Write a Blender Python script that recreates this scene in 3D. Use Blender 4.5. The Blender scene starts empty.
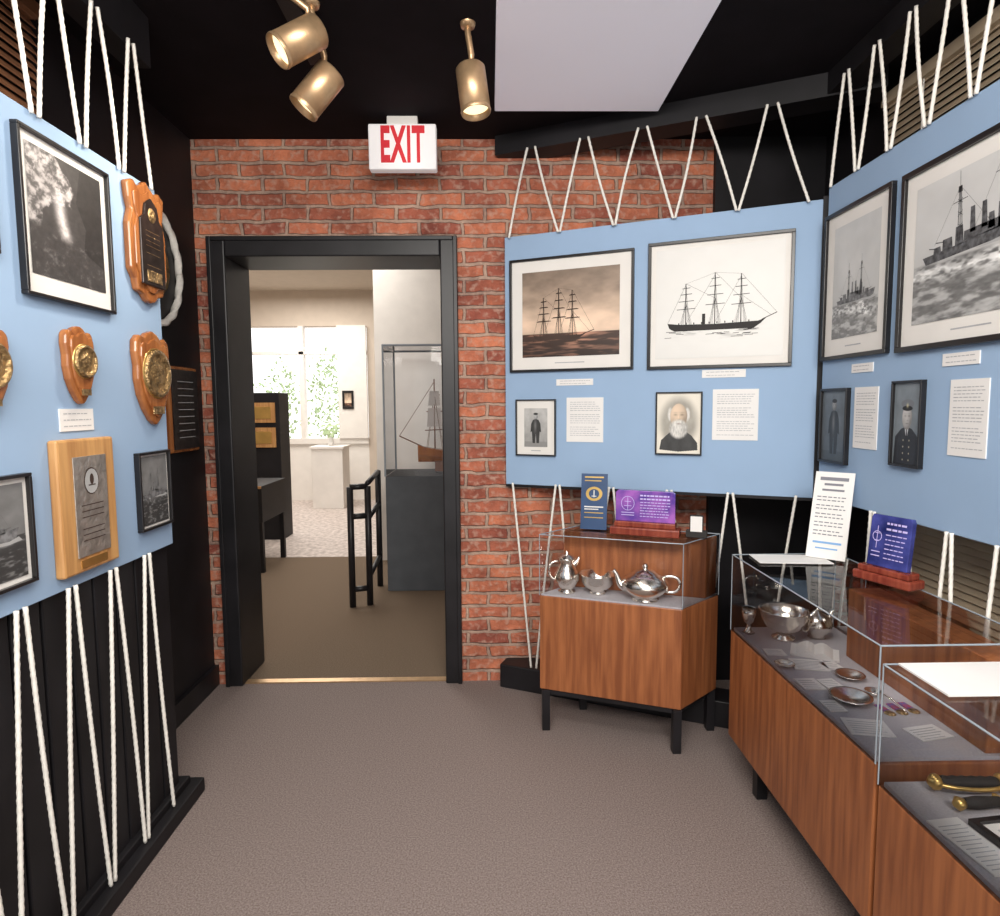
import bpy, math, random
import numpy as np
from mathutils import Vector, Matrix
random.seed(4); RS = np.random.RandomState(7)
S = bpy.context.scene
try:
    S.view_settings.view_transform = 'Standard'
    S.view_settings.look = 'None'
except Exception: pass

# ------------------------------------------------ materials
def newmat(n):
    m = bpy.data.materials.new(n); m.use_nodes = True
    nt = m.node_tree; b = nt.nodes['Principled BSDF']
    return m, nt, b
def mat(n, c, rough=.6, metal=0., var=0., vscale=8., bump=0., bscale=60., stretch=(1,1,1), c2=None, spec=.5):
    m, nt, b = newmat(n)
    b.inputs['Base Color'].default_value = (*c, 1)
    b.inputs['Roughness'].default_value = rough
    b.inputs['Metallic'].default_value = metal
    b.inputs['Specular IOR Level'].default_value = spec
    tc = nt.nodes.new('ShaderNodeTexCoord'); mp = nt.nodes.new('ShaderNodeMapping')
    mp.inputs['Scale'].default_value = stretch
    nt.links.new(tc.outputs['Object'], mp.inputs['Vector'])
    if var > 0 or c2:
        no = nt.nodes.new('ShaderNodeTexNoise'); no.inputs['Scale'].default_value = vscale
        no.inputs['Detail'].default_value = 6
        nt.links.new(mp.outputs[0], no.inputs['Vector'])
        r = nt.nodes.new('ShaderNodeValToRGB')
        r.color_ramp.elements[0].position = .35; r.color_ramp.elements[1].position = .65
        if c2 is None:
            r.color_ramp.elements[0].color = (*[x*(1-var) for x in c], 1)
            r.color_ramp.elements[1].color = (*[min(1, x*(1+var)) for x in c], 1)
        else:
            r.color_ramp.elements[0].color = (*c, 1); r.color_ramp.elements[1].color = (*c2, 1)
        nt.links.new(no.outputs['Fac'], r.inputs['Fac']); nt.links.new(r.outputs[0], b.inputs['Base Color'])
    if bump > 0:
        n2 = nt.nodes.new('ShaderNodeTexNoise'); n2.inputs['Scale'].default_value = bscale
        n2.inputs['Detail'].default_value = 4
        nt.links.new(mp.outputs[0], n2.inputs['Vector'])
        bp = nt.nodes.new('ShaderNodeBump'); bp.inputs['Strength'].default_value = bump
        bp.inputs['Distance'].default_value = .01
        nt.links.new(n2.outputs['Fac'], bp.inputs['Height']); nt.links.new(bp.outputs[0], b.inputs['Normal'])
    return m
def emis(n, c, s):
    m, nt, b = newmat(n)
    b.inputs['Base Color'].default_value = (*c, 1)
    b.inputs['Emission Color'].default_value = (*c, 1); b.inputs['Emission Strength'].default_value = s
    return m
def glassmat(n, tint=(.97, .99, 1), gl=.12):
    m = bpy.data.materials.new(n); m.use_nodes = True; nt = m.node_tree
    nt.nodes.clear()
    o = nt.nodes.new('ShaderNodeOutputMaterial'); mx = nt.nodes.new('ShaderNodeMixShader')
    t = nt.nodes.new('ShaderNodeBsdfTransparent'); t.inputs[0].default_value = (*tint, 1)
    g = nt.nodes.new('ShaderNodeBsdfGlossy'); g.inputs['Roughness'].default_value = .015
    lw = nt.nodes.new('ShaderNodeLayerWeight'); lw.inputs[0].default_value = gl
    nt.links.new(lw.outputs['Fresnel'], mx.inputs[0]); nt.links.new(t.outputs[0], mx.inputs[1])
    nt.links.new(g.outputs[0], mx.inputs[2]); nt.links.new(mx.outputs[0], o.inputs[0])
    return m
def brickmat():
    m, nt, b = newmat('red_brick')
    L = nt.links.new; N = nt.nodes.new
    tc = N('ShaderNodeTexCoord'); sp = N('ShaderNodeSeparateXYZ'); cb = N('ShaderNodeCombineXYZ')
    L(tc.outputs['Object'], sp.inputs[0])
    ad = N('ShaderNodeMath'); ad.operation = 'ADD'
    L(sp.outputs['X'], ad.inputs[0]); L(sp.outputs['Y'], ad.inputs[1])
    L(ad.outputs[0], cb.inputs['X']); L(sp.outputs['Z'], cb.inputs['Y'])
    nd = N('ShaderNodeTexNoise'); nd.inputs['Scale'].default_value = 11; nd.inputs['Detail'].default_value = 5; L(cb.outputs[0], nd.inputs['Vector'])
    vm = N('ShaderNodeVectorMath'); vm.operation = 'MULTIPLY_ADD'
    vm.inputs[1].default_value = (.034, .026, 0); L(nd.outputs['Color'], vm.inputs[0]); L(cb.outputs[0], vm.inputs[2])
    def brk(c1, c2, cm, bias):
        t1 = N('ShaderNodeTexBrick'); t1.offset = .5
        for k, v in (('Scale', 1), ('Brick Width', .205), ('Row Height', .0655), ('Mortar Size', .0095), ('Mortar Smooth', .4), ('Bias', bias)):
            t1.inputs[k].default_value = v
        t1.inputs['Color1'].default_value = (*c1, 1); t1.inputs['Color2'].default_value = (*c2, 1)
        t1.inputs['Mortar'].default_value = (*cm, 1); L(vm.outputs[0], t1.inputs['Vector']); return t1
    t1 = brk((.62, .205, .11), (.27, .065, .05), (.46, .32, .25), -.2)
    n1 = N('ShaderNodeTexNoise'); n1.inputs['Scale'].default_value = 4.5; n1.inputs['Detail'].default_value = 10; n1.inputs['Roughness'].default_value = .68
    L(cb.outputs[0], n1.inputs['Vector'])
    r1 = N('ShaderNodeValToRGB'); r1.color_ramp.elements[0].position = .35; r1.color_ramp.elements[1].position = .65
    r1.color_ramp.elements[0].color = (.45, .40, .42, 1); r1.color_ramp.elements[1].color = (1.2, 1.2, 1.15, 1)
    L(n1.outputs['Fac'], r1.inputs['Fac'])
    mx = N('ShaderNodeMix'); mx.data_type = 'RGBA'; mx.blend_type = 'MULTIPLY'; mx.inputs[0].default_value = .85
    L(t1.outputs['Color'], mx.inputs[6]); L(r1.outputs[0], mx.inputs[7])
    n2 = N('ShaderNodeTexNoise'); n2.inputs['Scale'].default_value = 34; n2.inputs['Detail'].default_value = 7
    L(cb.outputs[0], n2.inputs['Vector'])
    r2 = N('ShaderNodeValToRGB'); r2.color_ramp.elements[0].position = .50; r2.color_ramp.elements[1].position = .70
    r2.color_ramp.elements[0].color = (0, 0, 0, 1); r2.color_ramp.elements[1].color = (.7, .7, .7, 1)
    L(n2.outputs['Fac'], r2.inputs['Fac'])
    m2 = N('ShaderNodeMix'); m2.data_type = 'RGBA'
    L(r2.outputs[0], m2.inputs[0]); L(mx.outputs[2], m2.inputs[6]); m2.inputs[7].default_value = (.55, .35, .27, 1)
    L(m2.outputs[2], b.inputs['Base Color']); b.inputs['Roughness'].default_value = .9
    inv = N('ShaderNodeMath'); inv.operation = 'MULTIPLY_ADD'; inv.inputs[1].default_value = -1.3
    L(t1.outputs['Fac'], inv.inputs[0]); L(n2.outputs['Fac'], inv.inputs[2])
    bp = N('ShaderNodeBump'); bp.inputs['Strength'].default_value = .85; bp.inputs['Distance'].default_value = .014
    L(inv.outputs[0], bp.inputs['Height']); L(bp.outputs[0], b.inputs['Normal'])
    return m
def woodmat(n, c1, c2, rough=.35, grain=(22, 22, 1.6)):
    return mat(n, c1, rough, stretch=grain, vscale=2.2, c2=c2)

BRICK = brickmat()
CARPET = mat('carpet_taupe', (.185, .142, .130), .98, c2=(.315, .258, .240), vscale=190, bump=.5, bscale=320, spec=.1)
HALLC = mat('hall_carpet', (.145, .105, .075), .98, c2=(.215, .16, .115), vscale=160, bump=.4, bscale=240, spec=.1)
TILE = mat('speckled_stone', (.40, .34, .31), .7, c2=(.68, .60, .56), vscale=22, bump=.1)
BLACK = mat('black_paint', (.010, .009, .011), .55, var=.3, vscale=5, spec=.3)
BLACKG = mat('black_gloss_trim', (.013, .012, .014), .4, var=.3, vscale=6, spec=.35)
CEIL = mat('ceiling_black', (.006, .004, .006), .85, var=.2, spec=.2)
BLUE = mat('panel_blue_paint', (.305, .435, .62), .75, var=.03, vscale=3)
ROPE = mat('white_rope', (.84, .81, .75), .85, var=.08, vscale=60)
FRAME = mat('frame_black', (.012, .011, .012), .3, var=.2)
MATB = mat('mat_board', (.78, .75, .71), .8, var=.02)
PAPER = mat('paper_white', (.80, .78, .76), .7, var=.02)
INK = mat('ink_grey', (.42, .42, .44), .8, var=.1)
INKB = mat('ink_black', (.02, .017, .016), .7, var=.1)
INKS = mat('ink_sepia', (.05, .028, .02), .7, var=.2)
WALNUT = woodmat('walnut_veneer', (.225, .070, .025), (.385, .135, .048), .38)
WALD = woodmat('walnut_dark', (.12, .04, .018), (.22, .08, .035), .4)
REDW = woodmat('rosewood_base', (.18, .03, .02), (.30, .07, .04), .25)
OAK = woodmat('honey_wood', (.42, .20, .07), (.62, .34, .13), .35)
ORW = woodmat('cherry_wood', (.24, .075, .022), (.40, .15, .045), .22)
BRASS = mat('brushed_brass', (.56, .37, .21), .38, .7, var=.1, vscale=30)
GOLD = mat('gold', (.75, .50, .17), .28, .9, var=.1)
BRONZE = mat('bronze_relief', (.42, .28, .13), .3, .8, var=.5, vscale=60, bump=.8, bscale=120)
DKPL = mat('dark_plate', (.03, .022, .02), .3, .3, var=.4, vscale=40)
SILVER = mat('silver_plate', (.88, .83, .76), .24, 1., var=.06)
PEWTER = mat('pewter', (.45, .42, .38), .35, .7, var=.2, vscale=30, bump=.3)
FELT = mat('case_grey_fabric', (.47, .45, .48), .95, var=.08, vscale=200)
GLASS = glassmat('display_glass', (.985, .99, 1), gl=.20)
GLEDGE = mat('glass_edge', (.30, .34, .38), .15, var=.05)
WHITE = emis('white_panel_added_glow', (.80, .77, .84), .2)  # white board; slight emission added in place of bounced light
WPAINT = mat('white_paint', (.80, .77, .73), .7, var=.03)
BEIGE = mat('beige_wall', (.58, .50, .42), .8, var=.03)
HCEIL = mat('hall_ceiling', (.56, .49, .41), .8, var=.03)
BLIND = mat('tan_blind', (.55, .44, .31), .6, var=.1, vscale=5)
BLINDD = mat('brown_blind', (.30, .13, .06), .6, var=.25, vscale=5)
RED = mat('exit_red', (.78, .015, .03), .5, var=.03)
SIGNW = emis('exit_sign_white', (.90, .87, .87), .22)
LENS = emis('lamp_lens', (1., .88, .55), 1.3)
CHAR = mat('charcoal_base', (.07, .078, .09), .6, var=.1)
AWARD = mat('award_violet_acrylic', (.09, .05, .30), .12, c2=(.40, .14, .52), vscale=14)
AWARDB = mat('award_blue_acrylic', (.012, .018, .10), .1, c2=(.08, .09, .36), vscale=12)
ENGR = mat('engraving_lilac', (.58, .50, .85), .5, var=.05)
NAVY = mat('navy_card', (.02, .06, .16), .4, var=.2)
LEAF = mat('foliage', (.30, .42, .22), .8, c2=(.55, .66, .42), vscale=20)
GREYF = mat('portrait_grey', (.42, .42, .42), .6, var=.15)
BLINK = mat('blue_ink', (.2, .4, .7), .6, var=.1)
RIB = mat('medal_ribbon', (.05, .10, .40), .7, c2=(.55, .06, .06), vscale=80)
PIC, nt, b = newmat('printed_picture'); at_ = nt.nodes.new('ShaderNodeAttribute'); at_.attribute_name = 'Col'
nt.links.new(at_.outputs['Color'], b.inputs['Base Color']); b.inputs['Roughness'].default_value = .45

# ------------------------------------------------ geometry helpers
def empty(name, loc=(0, 0, 0), rz=0., rot=None):
    e = bpy.data.objects.new(name, None); S.collection.objects.link(e)
    e.location = loc; e.rotation_euler = rot if rot else (0, 0, rz); e.empty_display_size = .05
    return e
def obj(name, verts, faces, m, parent=None, smooth=False, bevel=0., loc=(0, 0, 0), rot=(0, 0, 0)):
    me = bpy.data.meshes.new(name); me.from_pydata([tuple(v) for v in verts], [], faces); me.update()
    if m: me.materials.append(m)
    if smooth:
        for p in me.polygons: p.use_smooth = True
    o = bpy.data.objects.new(name, me); S.collection.objects.link(o)
    o.location = loc; o.rotation_euler = rot
    if parent: o.parent = parent
    if bevel:
        b = o.modifiers.new('bevel', 'BEVEL'); b.width = bevel; b.segments = 2; b.limit_method = 'ANGLE'
    return o
BF = [(0, 3, 2, 1), (4, 5, 6, 7), (0, 1, 5, 4), (1, 2, 6, 5), (2, 3, 7, 6), (3, 0, 4, 7)]
def bv(a, b):
    x0, y0, z0 = a; x1, y1, z1 = b
    return [(x0, y0, z0), (x1, y0, z0), (x1, y1, z0), (x0, y1, z0), (x0, y0, z1), (x1, y0, z1), (x1, y1, z1), (x0, y1, z1)]
def boxes(name, lst, m, parent=None, bevel=0.):
    V = []; F = []
    for a, b in lst:
        n = len(V); V += bv(a, b); F += [tuple(i+n for i in f) for f in BF]
    return obj(name, V, F, m, parent, bevel=bevel)
def box(name, a, b, m, parent=None, bevel=0.): return boxes(name, [(a, b)], m, parent, bevel)
def prism(name, pts, z0, z1, m, parent=None, bevel=0.):
    n = len(pts); V = [(x, y, z0) for x, y in pts]+[(x, y, z1) for x, y in pts]
    F = [tuple(range(n-1, -1, -1)), tuple(range(n, 2*n))]+[(i, (i+1) % n, n+(i+1) % n, n+i) for i in range(n)]
    return obj(name, V, F, m, parent, bevel=bevel)
def prismy(name, pts, y0, y1, m, parent=None, bevel=0., loc=(0, 0, 0), rot=(0, 0, 0)):
    n = len(pts); V = [(x, y0, z) for x, z in pts]+[(x, y1, z) for x, z in pts]
    F = [tuple(range(n)), tuple(range(2*n-1, n-1, -1))]+[(i, n+i, n+(i+1) % n, (i+1) % n) for i in range(n)]
    return obj(name, V, F, m, parent, bevel=bevel, loc=loc, rot=rot)
def sketch(name, m, parent, y, polys=(), lines=(), loc=(0, 0, 0), rot=(0, 0, 0)):
    V = []; F = []
    for p in polys:
        n = len(V); V += [(x, y, z) for x, z in p]; F.append(tuple(range(n, n+len(p))))
    for (a, b, c, d, w) in lines:
        dx, dz = c-a, d-b; l = math.hypot(dx, dz) or 1; nx, nz = -dz/l*w/2, dx/l*w/2
        n = len(V); V += [(a+nx, y, b+nz), (c+nx, y, d+nz), (c-nx, y, d-nz), (a-nx, y, b-nz)]; F.append((n, n+1, n+2, n+3))
    return obj(name, V, F, m, parent, loc=loc, rot=rot)
def ell(cx, cz, rx, rz, n=20): return [(cx+rx*math.cos(2*math.pi*i/n), cz+rz*math.sin(2*math.pi*i/n)) for i in range(n)]
def lathe(name, prof, m, parent=None, loc=(0, 0, 0), rot=(0, 0, 0), n=32):
    V = []; F = []
    for r, z in prof:
        for i in range(n):
            a = 2*math.pi*i/n; V.append((max(r, 1e-4)*math.cos(a), max(r, 1e-4)*math.sin(a), z))
    for j in range(len(prof)-1):
        for i in range(n):
            k = (i+1) % n; F.append((j*n+i, j*n+k, (j+1)*n+k, (j+1)*n+i))
    return obj(name, V, F, m, parent, True, loc=loc, rot=rot)
def tubegeo(P, R, n=10, twist=0., lobes=0., V=None, F=None):
    V = [] if V is None else V; F = [] if F is None else F
    P = [Vector(p) for p in P]; s = 0; base = len(V)
    up = None
    for j, p in enumerate(P):
        t = (P[min(j+1, len(P)-1)]-P[max(j-1, 0)]).normalized()
        if up is None: up = Vector((0, 0, 1)) if abs(t.z) < .9 else Vector((1, 0, 0))
        a = t.cross(up).normalized(); b = t.cross(a).normalized()
        if j: s += (p-P[j-1]).length
        r = R[j] if isinstance(R, (list, tuple)) else R
        for i in range(n):
            th = 2*math.pi*i/n
            rr = r*(1+lobes*math.cos(3*th-twist*s)) if lobes else r
            V.append(p+a*rr*math.cos(th)+b*rr*math.sin(th))
    for j in range(len(P)-1):
        for i in range(n):
            k = (i+1) % n
            F.append((base+j*n+i, base+j*n+k, base+(j+1)*n+k, base+(j+1)*n+i))
    F.append(tuple(base+i for i in range(n-1, -1, -1))); F.append(tuple(base+(len(P)-1)*n+i for i in range(n)))
    return V, F
def tube(name, P, R, m, parent=None, n=12, loc=(0, 0, 0), rot=(0, 0, 0)):
    V, F = tubegeo(P, R, n); return obj(name, V, F, m, parent, True, loc=loc, rot=rot)
def bez(p0, p1, p2, p3, n=12):
    p0, p1, p2, p3 = map(Vector, (p0, p1, p2, p3)); o = []
    for i in range(n+1):
        t = i/n; o.append(p0*(1-t)**3+p1*3*t*(1-t)**2+p2*3*t*t*(1-t)+p3*t**3)
    return o
def glassbox(parent, c, z0, z1, t=.003):
    c3 = lambda z: [(x, y, z) for x, y in c]; n = len(c)
    obj('glass_panes', c3(z0)+c3(z1), [(i, (i+1) % n, n+(i+1) % n, n+i) for i in range(n)]+[tuple(range(n, 2*n))], GLASS, parent)
    V = []; F = []
    for i in range(n):
        a = c[i]; b = c[(i+1) % n]
        tubegeo([(a[0], a[1], z0), (a[0], a[1], z1)], t*.6, 6, V=V, F=F)
        tubegeo([(a[0], a[1], z1), (b[0], b[1], z1)], t*.7, 6, V=V, F=F)
    obj('glass_edges', V, F, GLEDGE, parent)

# ------------------------------------------------ picture painting (procedural, per-vertex colour)
def vnoise(h, w, fy, fx, octv=4, rough=.55):
    out = np.zeros((h, w)); amp = 1.; tot = 0
    for o in range(octv):
        gy, gx = int(fy*2**o)+2, int(fx*2**o)+2
        g = RS.rand(gy, gx); y = np.linspace(0, gy-1.001, h); x = np.linspace(0, gx-1.001, w)
        yi = y.astype(int); xi = x.astype(int); ty = (y-yi)[:, None]; tx = (x-xi)[None]
        ty = ty*ty*(3-2*ty); tx = tx*tx*(3-2*tx)
        a = g[yi][:, xi]; b_ = g[yi][:, xi+1]; c_ = g[yi+1][:, xi]; d_ = g[yi+1][:, xi+1]
        out += amp*((a*(1-tx)+b_*tx)*(1-ty)+(c_*(1-tx)+d_*tx)*ty); tot += amp; amp *= rough
    return out/tot
def grid(w, h, n=180):
    nx = n; ny = max(20, int(n*h/w)); ny = min(ny, 270)
    u, v = np.meshgrid(np.linspace(0, 1, nx), np.linspace(0, 1, ny)); return u, v
def sm(x, a, b_): t = np.clip((x-a)/(b_-a), 0, 1); return t*t*(3-2*t)
def mixc(img, m, c): m = m[..., None]; return img*(1-m)+np.asarray(c)*m
def eld(u, v, cx, cy, rx, ry): return np.sqrt(((u-cx)/rx)**2+((v-cy)/ry)**2)
def inpoly(u, v, P):
    r = np.zeros(u.shape, bool); n = len(P)
    for i in range(n):
        x0, y0 = P[i]; x1, y1 = P[(i+1) % n]
        if y0 == y1: continue
        c_ = ((y0 > v) != (y1 > v)) & (u < (x1-x0)*(v-y0)/(y1-y0)+x0); r ^= c_
    return r.astype(float)
def paint(parent, w, h, fn, y=-.0085):
    u, v = grid(w, h); img = np.clip(fn(u, v), 0, 1); ny, nx = u.shape
    X = (u-.5)*w; Z = (v-.5)*h
    V = np.stack([X, np.full_like(X, y), Z], -1).reshape(-1, 3)
    i = np.arange(ny*nx).reshape(ny, nx)
    F = np.stack([i[:-1, :-1], i[:-1, 1:], i[1:, 1:], i[1:, :-1]], -1).reshape(-1, 4)
    me = bpy.data.meshes.new('picture'); me.from_pydata(V.tolist(), [], F.tolist())
    ca = me.color_attributes.new('Col', 'FLOAT_COLOR', 'POINT')
    col = np.concatenate([img.reshape(-1, 3), np.ones((ny*nx, 1))], 1).astype(np.float32)
    ca.data.foreach_set('color', col.ravel()); me.materials.append(PIC); me.update()
    o = bpy.data.objects.new('picture', me); S.collection.objects.link(o); o.parent = parent; return o
def g3(a, tint=(1, 1, 1)): return np.asarray(a)[..., None]*np.asarray(tint)
def p_sunset(u, v):
    H = .27; s = u.shape; cl = vnoise(*s, 7, 4)
    sky = .30+.42*np.exp(-((v-.36)/.22)**2)*(.7+.5*np.exp(-((u-.62)/.35)**2))+(cl-.5)*.35*(v > H)
    sky *= 1-.35*sm(v, .7, 1.)
    img = np.stack([sky*1.15, sky*.84, sky*.62], -1)
    wv = vnoise(*s, 38, 5, 3)
    sea = .05+.22*sm(wv, .5, .8)+.25*np.exp(-((u-.6)/.16)**2)*sm(wv, .4, .7)*(.5+v/H*.5)
    sea *= .45+.55*(v/H)
    simg = np.stack([sea*1.15, sea*.58, sea*.38], -1)
    return np.where((v < H)[..., None], simg, img)
def p_ivory(u, v):
    s = u.shape; n = vnoise(*s, 5, 5); a = .76+.05*(n-.5)-.05*eld(u, v, .5, .5, .7, .7)
    wv = vnoise(*s, 50, 6, 3); a -= .30*sm(wv, .52, .75)*np.exp(-((v-.24)/.055)**2)*np.exp(-((u-.5)/.3)**4)
    return np.stack([a, a*.98, a*.94], -1)
def p_sea(dark, H, foam=(.75, .2)):
    def f(u, v):
        s = u.shape; cl = vnoise(*s, 4, 3); a = .50+.14*(cl-.5)+.12*v
        wv = vnoise(*s, 26, 7, 4); w2 = vnoise(*s, 60, 22, 2)
        sea = dark+.30*sm(wv, .42, .72)+.12*(w2-.5)
        sea += .38*np.exp(-((v-H*.82)/.05)**2)*sm(w2, .3, .7)*(u < .75)
        sea += .5*np.exp(-eld(u, v, foam[0], foam[1], .2, .05)**2)*sm(w2, .25, .6)
        k = sm(v, H-.015, H+.015); a = sea*(1-k)+a*k
        return np.stack([a, a*.995, a*.98], -1)
    return f
def p_cave(u, v):
    s = u.shape; n = vnoise(*s, 7, 6, 6); n2 = vnoise(*s, 22, 16, 4, .7)
    a = .03+.045*n2
    edge = .42+.10*np.sin(v*9+1)+(n-.5)*.35-.18*(v < .62)
    k = sm(edge-u, -.02, .03)*sm(v, .36, .44)
    a = a*(1-k)+k*(.10+.42*sm(n2, .3, .7)*(.5+n))
    pl = np.exp(-(((u-.43-.05*np.sin(v*7))/.06)**2))*sm(v, .30, .42)*(1-sm(v, .62, .80)); a += pl*(.35+.75*n2)*.8
    a += .05*sm(n2, .55, .8)*(v < .36)
    a *= 1-.45*inpoly(u, v, [(.7, 1), (.62, .7), (.74, .5), (.70, .3), (1, .2), (1, 1)])
    return np.stack([a*1.05, a*.97, a*.95], -1)
def p_small(u, v):
    s = u.shape; n = vnoise(*s, 8, 6); w2 = vnoise(*s, 40, 12, 3)
    a = np.where(v > .45, .14+.10*n, .045+.16*sm(w2, .5, .8))
    a += .28*np.exp(-eld(u, v, .5, .40, .35, .05)**2)*w2
    return g3(a)
def face_paint(img, u, v, cx, cy, rx, ry, tone, asp=.8):
    d = eld(u, v, cx, cy, rx, ry); nz = np.sqrt(np.clip(1-d*d, 0, 1)); lx = (u-cx)/rx; ly = (v-cy)/ry
    sh = .45+.62*np.clip(-.35*lx+.4*ly+.75*nz, 0, 1.1)
    for sx in (-1, 1):
        sh -= .42*np.exp(-eld(u, v, cx+sx*rx*.38, cy+ry*.12, rx*.22, ry*.09)**2)
        sh -= .20*np.exp(-eld(u, v, cx+sx*rx*.38, cy+ry*.30, rx*.28, ry*.05)**2)
        sh -= .12*np.exp(-eld(u, v, cx+sx*rx*.62, cy-ry*.25, rx*.2, ry*.25)**2)
    sh += .16*np.exp(-eld(u, v, cx-rx*.03, cy-ry*.08, rx*.07, ry*.18)**2)
    sh -= .28*np.exp(-eld(u, v, cx+rx*.08, cy-ry*.25, rx*.16, ry*.05)**2)
    sh -= .35*np.exp(-eld(u, v, cx, cy-ry*.50, rx*.30, ry*.045)**2)
    return mixc(img, sm(-d, -1.04, -.96), g3(sh, tone))
def p_beard(u, v):
    s = u.shape; n = vnoise(*s, 6, 6); bg = .78-.42*sm(-eld(u, v, .5, .52, .46, .44), -1.15, -.7)*(.8+.4*n)
    img = g3(bg, (1, .93, .80)); hair = vnoise(*s, 22, 60, 3)
    img = mixc(img, inpoly(u, v, [(.06, .06), (.1, .22), (.28, .34), (.45, .40), (.62, .39), (.8, .30), (.93, .18), (.94, .06), (.5, .03)]), g3(.02+.035*n))
    cx, cy = .5, .62
    for sx in (-1, 1): img = mixc(img, sm(-eld(u, v, cx+sx*.195, cy+.03, .06, .11), -1.2, -.7), g3(.45+.4*hair, (1, .96, .9)))
    img = face_paint(img, u, v, cx, cy, .195, .21, (.74, .57, .42))
    m = sm(-eld(u, v, cx, cy-.21, .215, .16), -1.15, -.75)*(1-sm(v, cy-.07, cy-.02)*(np.abs(u-cx) < .12))
    img = mixc(img, m, g3(.42+.5*hair-.18*np.abs(u-.45)/.2, (1, .97, .91)))
    img = mixc(img, .7*np.exp(-eld(u, v, cx, cy-.125, .05, .012)**2), (.2, .1, .08)); return img
def p_officer(u, v):
    s = u.shape; n = vnoise(*s, 5, 5); img = g3(.13+.10*n+.06*(v), (.86, 1.0, 1.12))
    img = mixc(img, inpoly(u, v, [(.04, 0), (.08, .34), (.3, .44), (.5, .47), (.7, .44), (.92, .34), (.96, 0)]), g3(.014+.02*n, (.9, 1, 1.2)))
    img = mixc(img, inpoly(u, v, [(.42, .47), (.58, .47), (.53, .36), (.5, .34), (.47, .36)]), (.55, .56, .58))
    img = mixc(img, inpoly(u, v, [(.485, .44), (.515, .44), (.53, .3), (.5, .26), (.47, .3)]), (.02, .02, .025))
    img = face_paint(img, u, v, .5, .58, .18, .15, (.52, .50, .49))
    img = mixc(img, sm(-eld(u, v, .5, .745, .235, .055), -1.1, -.9), (.16, .17, .19))
    img = mixc(img, sm(-eld(u, v, .5, .69, .19, .032), -1.1, -.9), (.008, .008, .01))
    img = mixc(img, .9*np.exp(-eld(u, v, .5, .725, .035, .022)**2), (.6, .55, .35))
    for sx in (-1, 1):
        for q in (.30, .22, .14, .06): img = mixc(img, .9*np.exp(-eld(u, v, .5+sx*.11, q, .018, .011)**4), (.5, .46, .34))
    return img
def p_standing(bg0, tone):
    def f(u, v):
        s = u.shape; n = vnoise(*s, 6, 5); img = g3(bg0*(.75+.5*n)*(.7+.4*v), tone)
        img = mixc(img, (v < .14).astype(float)*.6, g3(bg0*.5*np.ones(s), tone))
        b_ = inpoly(u, v, [(.36, .10), (.33, .40), (.27, .38), (.30, .60), (.38, .70), (.5, .73), (.62, .70), (.70, .60), (.73, .38), (.67, .40), (.64, .10), (.53, .10), (.5, .36), (.47, .10)])
        img = mixc(img, b_, g3(.02+.04*n, tone)); img = mixc(img, .5*b_*np.exp(-eld(u, v, .48, .55, .05, .14)**2), (.3, .3, .3))
        img = face_paint(img, u, v, .5, .79, .09, .075, (.5*min(1, bg0*2.2+.3),)*3)
        return mixc(img, sm(-eld(u, v, .5, .855, .10, .03), -1.2, -.8), (.03, .03, .03))
    return f

# ------------------------------------------------ room shell
CZ = 2.58; WY = 2.97
box('floor', (-1.6, -2.2, -.1), (1.8, WY+.03, 0), CARPET)
box('floor_hall', (-4, WY+.03, -.1), (1.8, 5.55, 0), HALLC)
box('floor_far', (-4, 5.55, -.1), (1.8, 9.3, 0), TILE)
box('trim_threshold', (-1.225, WY+.0, 0), (-.225, WY+.04, .006), BRASS)
box('ceiling', (-1.6, -2.2, CZ), (1.8, WY+.25, CZ+.1), CEIL)
OX0, OX1, OZ = -1.26, -.18, 2.095
boxes('wall_back', [((-1.6, WY, 0), (OX0, WY+.25, CZ)), ((OX1, WY, 0), (1.05, WY+.25, CZ)), ((OX0, WY, OZ), (OX1, WY+.25, CZ))], BRICK)
box('wall_back_corner', (1.05, WY-.03, 0), (1.8, WY+.25, CZ), BLACK)
box('wall_left', (-1.6, -2.2, 0), (-1.36, WY, CZ), BLACK)
box('wall_right', (1.56, -2.2, 0), (1.8, WY-.03, CZ), BLACK)
box('baseboard_left', (-1.36, -2.2, 0), (-1.34, WY, .1), BLACKG)
boxes('trim_door_casing', [((-1.295, WY-.03, 0), (-1.215, WY+.27, OZ+.045)), ((-.225, WY-.03, 0), (-.145, WY+.27, OZ+.045)),
      ((-1.215, WY-.03, 2.05), (-.225, WY+.27, OZ+.045))], BLACKG, bevel=.006)
boxes('trim_door_bead', [((-1.295, WY-.038, 0), (-1.275, WY-.028, 2.14)), ((-.165, WY-.038, 0), (-.145, WY-.028, 2.14)), ((-1.275, WY-.038, 2.12), (-.165, WY-.028, 2.14))], BLACKG, bevel=.003)
box('ceiling_white_panel', (.03, 1.0, 2.535), (.69, 2.60, CZ), WHITE, bevel=.004)  # white board under the ceiling, brightened by its added glow
PB = (Vector((.075, 2.93, 0)), math.atan2(-.53, 1.195)); PBL = 1.307
PL = (Vector((-1.06, 0, 0)), math.pi/2)
PR = (Vector((1.26, 0, 0)), -math.pi/2)
PW = (Vector((-1.36, 0, 0)), math.pi/2)
def at(P, x, y=0., z=0.):
    R = Matrix.Rotation(P[1], 3, 'Z'); v = P[0]+R @ Vector((x, y, 0)); return (v.x, v.y, z)
e = empty('ceiling_beam', at(PB, 0), PB[1]); box('beam', (-.04, -.012, 2.495), (1.5, .12, CZ), BLACK, e)
e = empty('ceiling_beam', at(PR, 0), PR[1]); box('beam', (-2.45, .004, 2.502), (0.2, .1, CZ), BLACK, e)
e = empty('ceiling_beam', at(PL, 0), PL[1]); box('beam', (-.4, .004, 2.43), (2.08, .08, CZ), BLACK, e)
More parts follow.
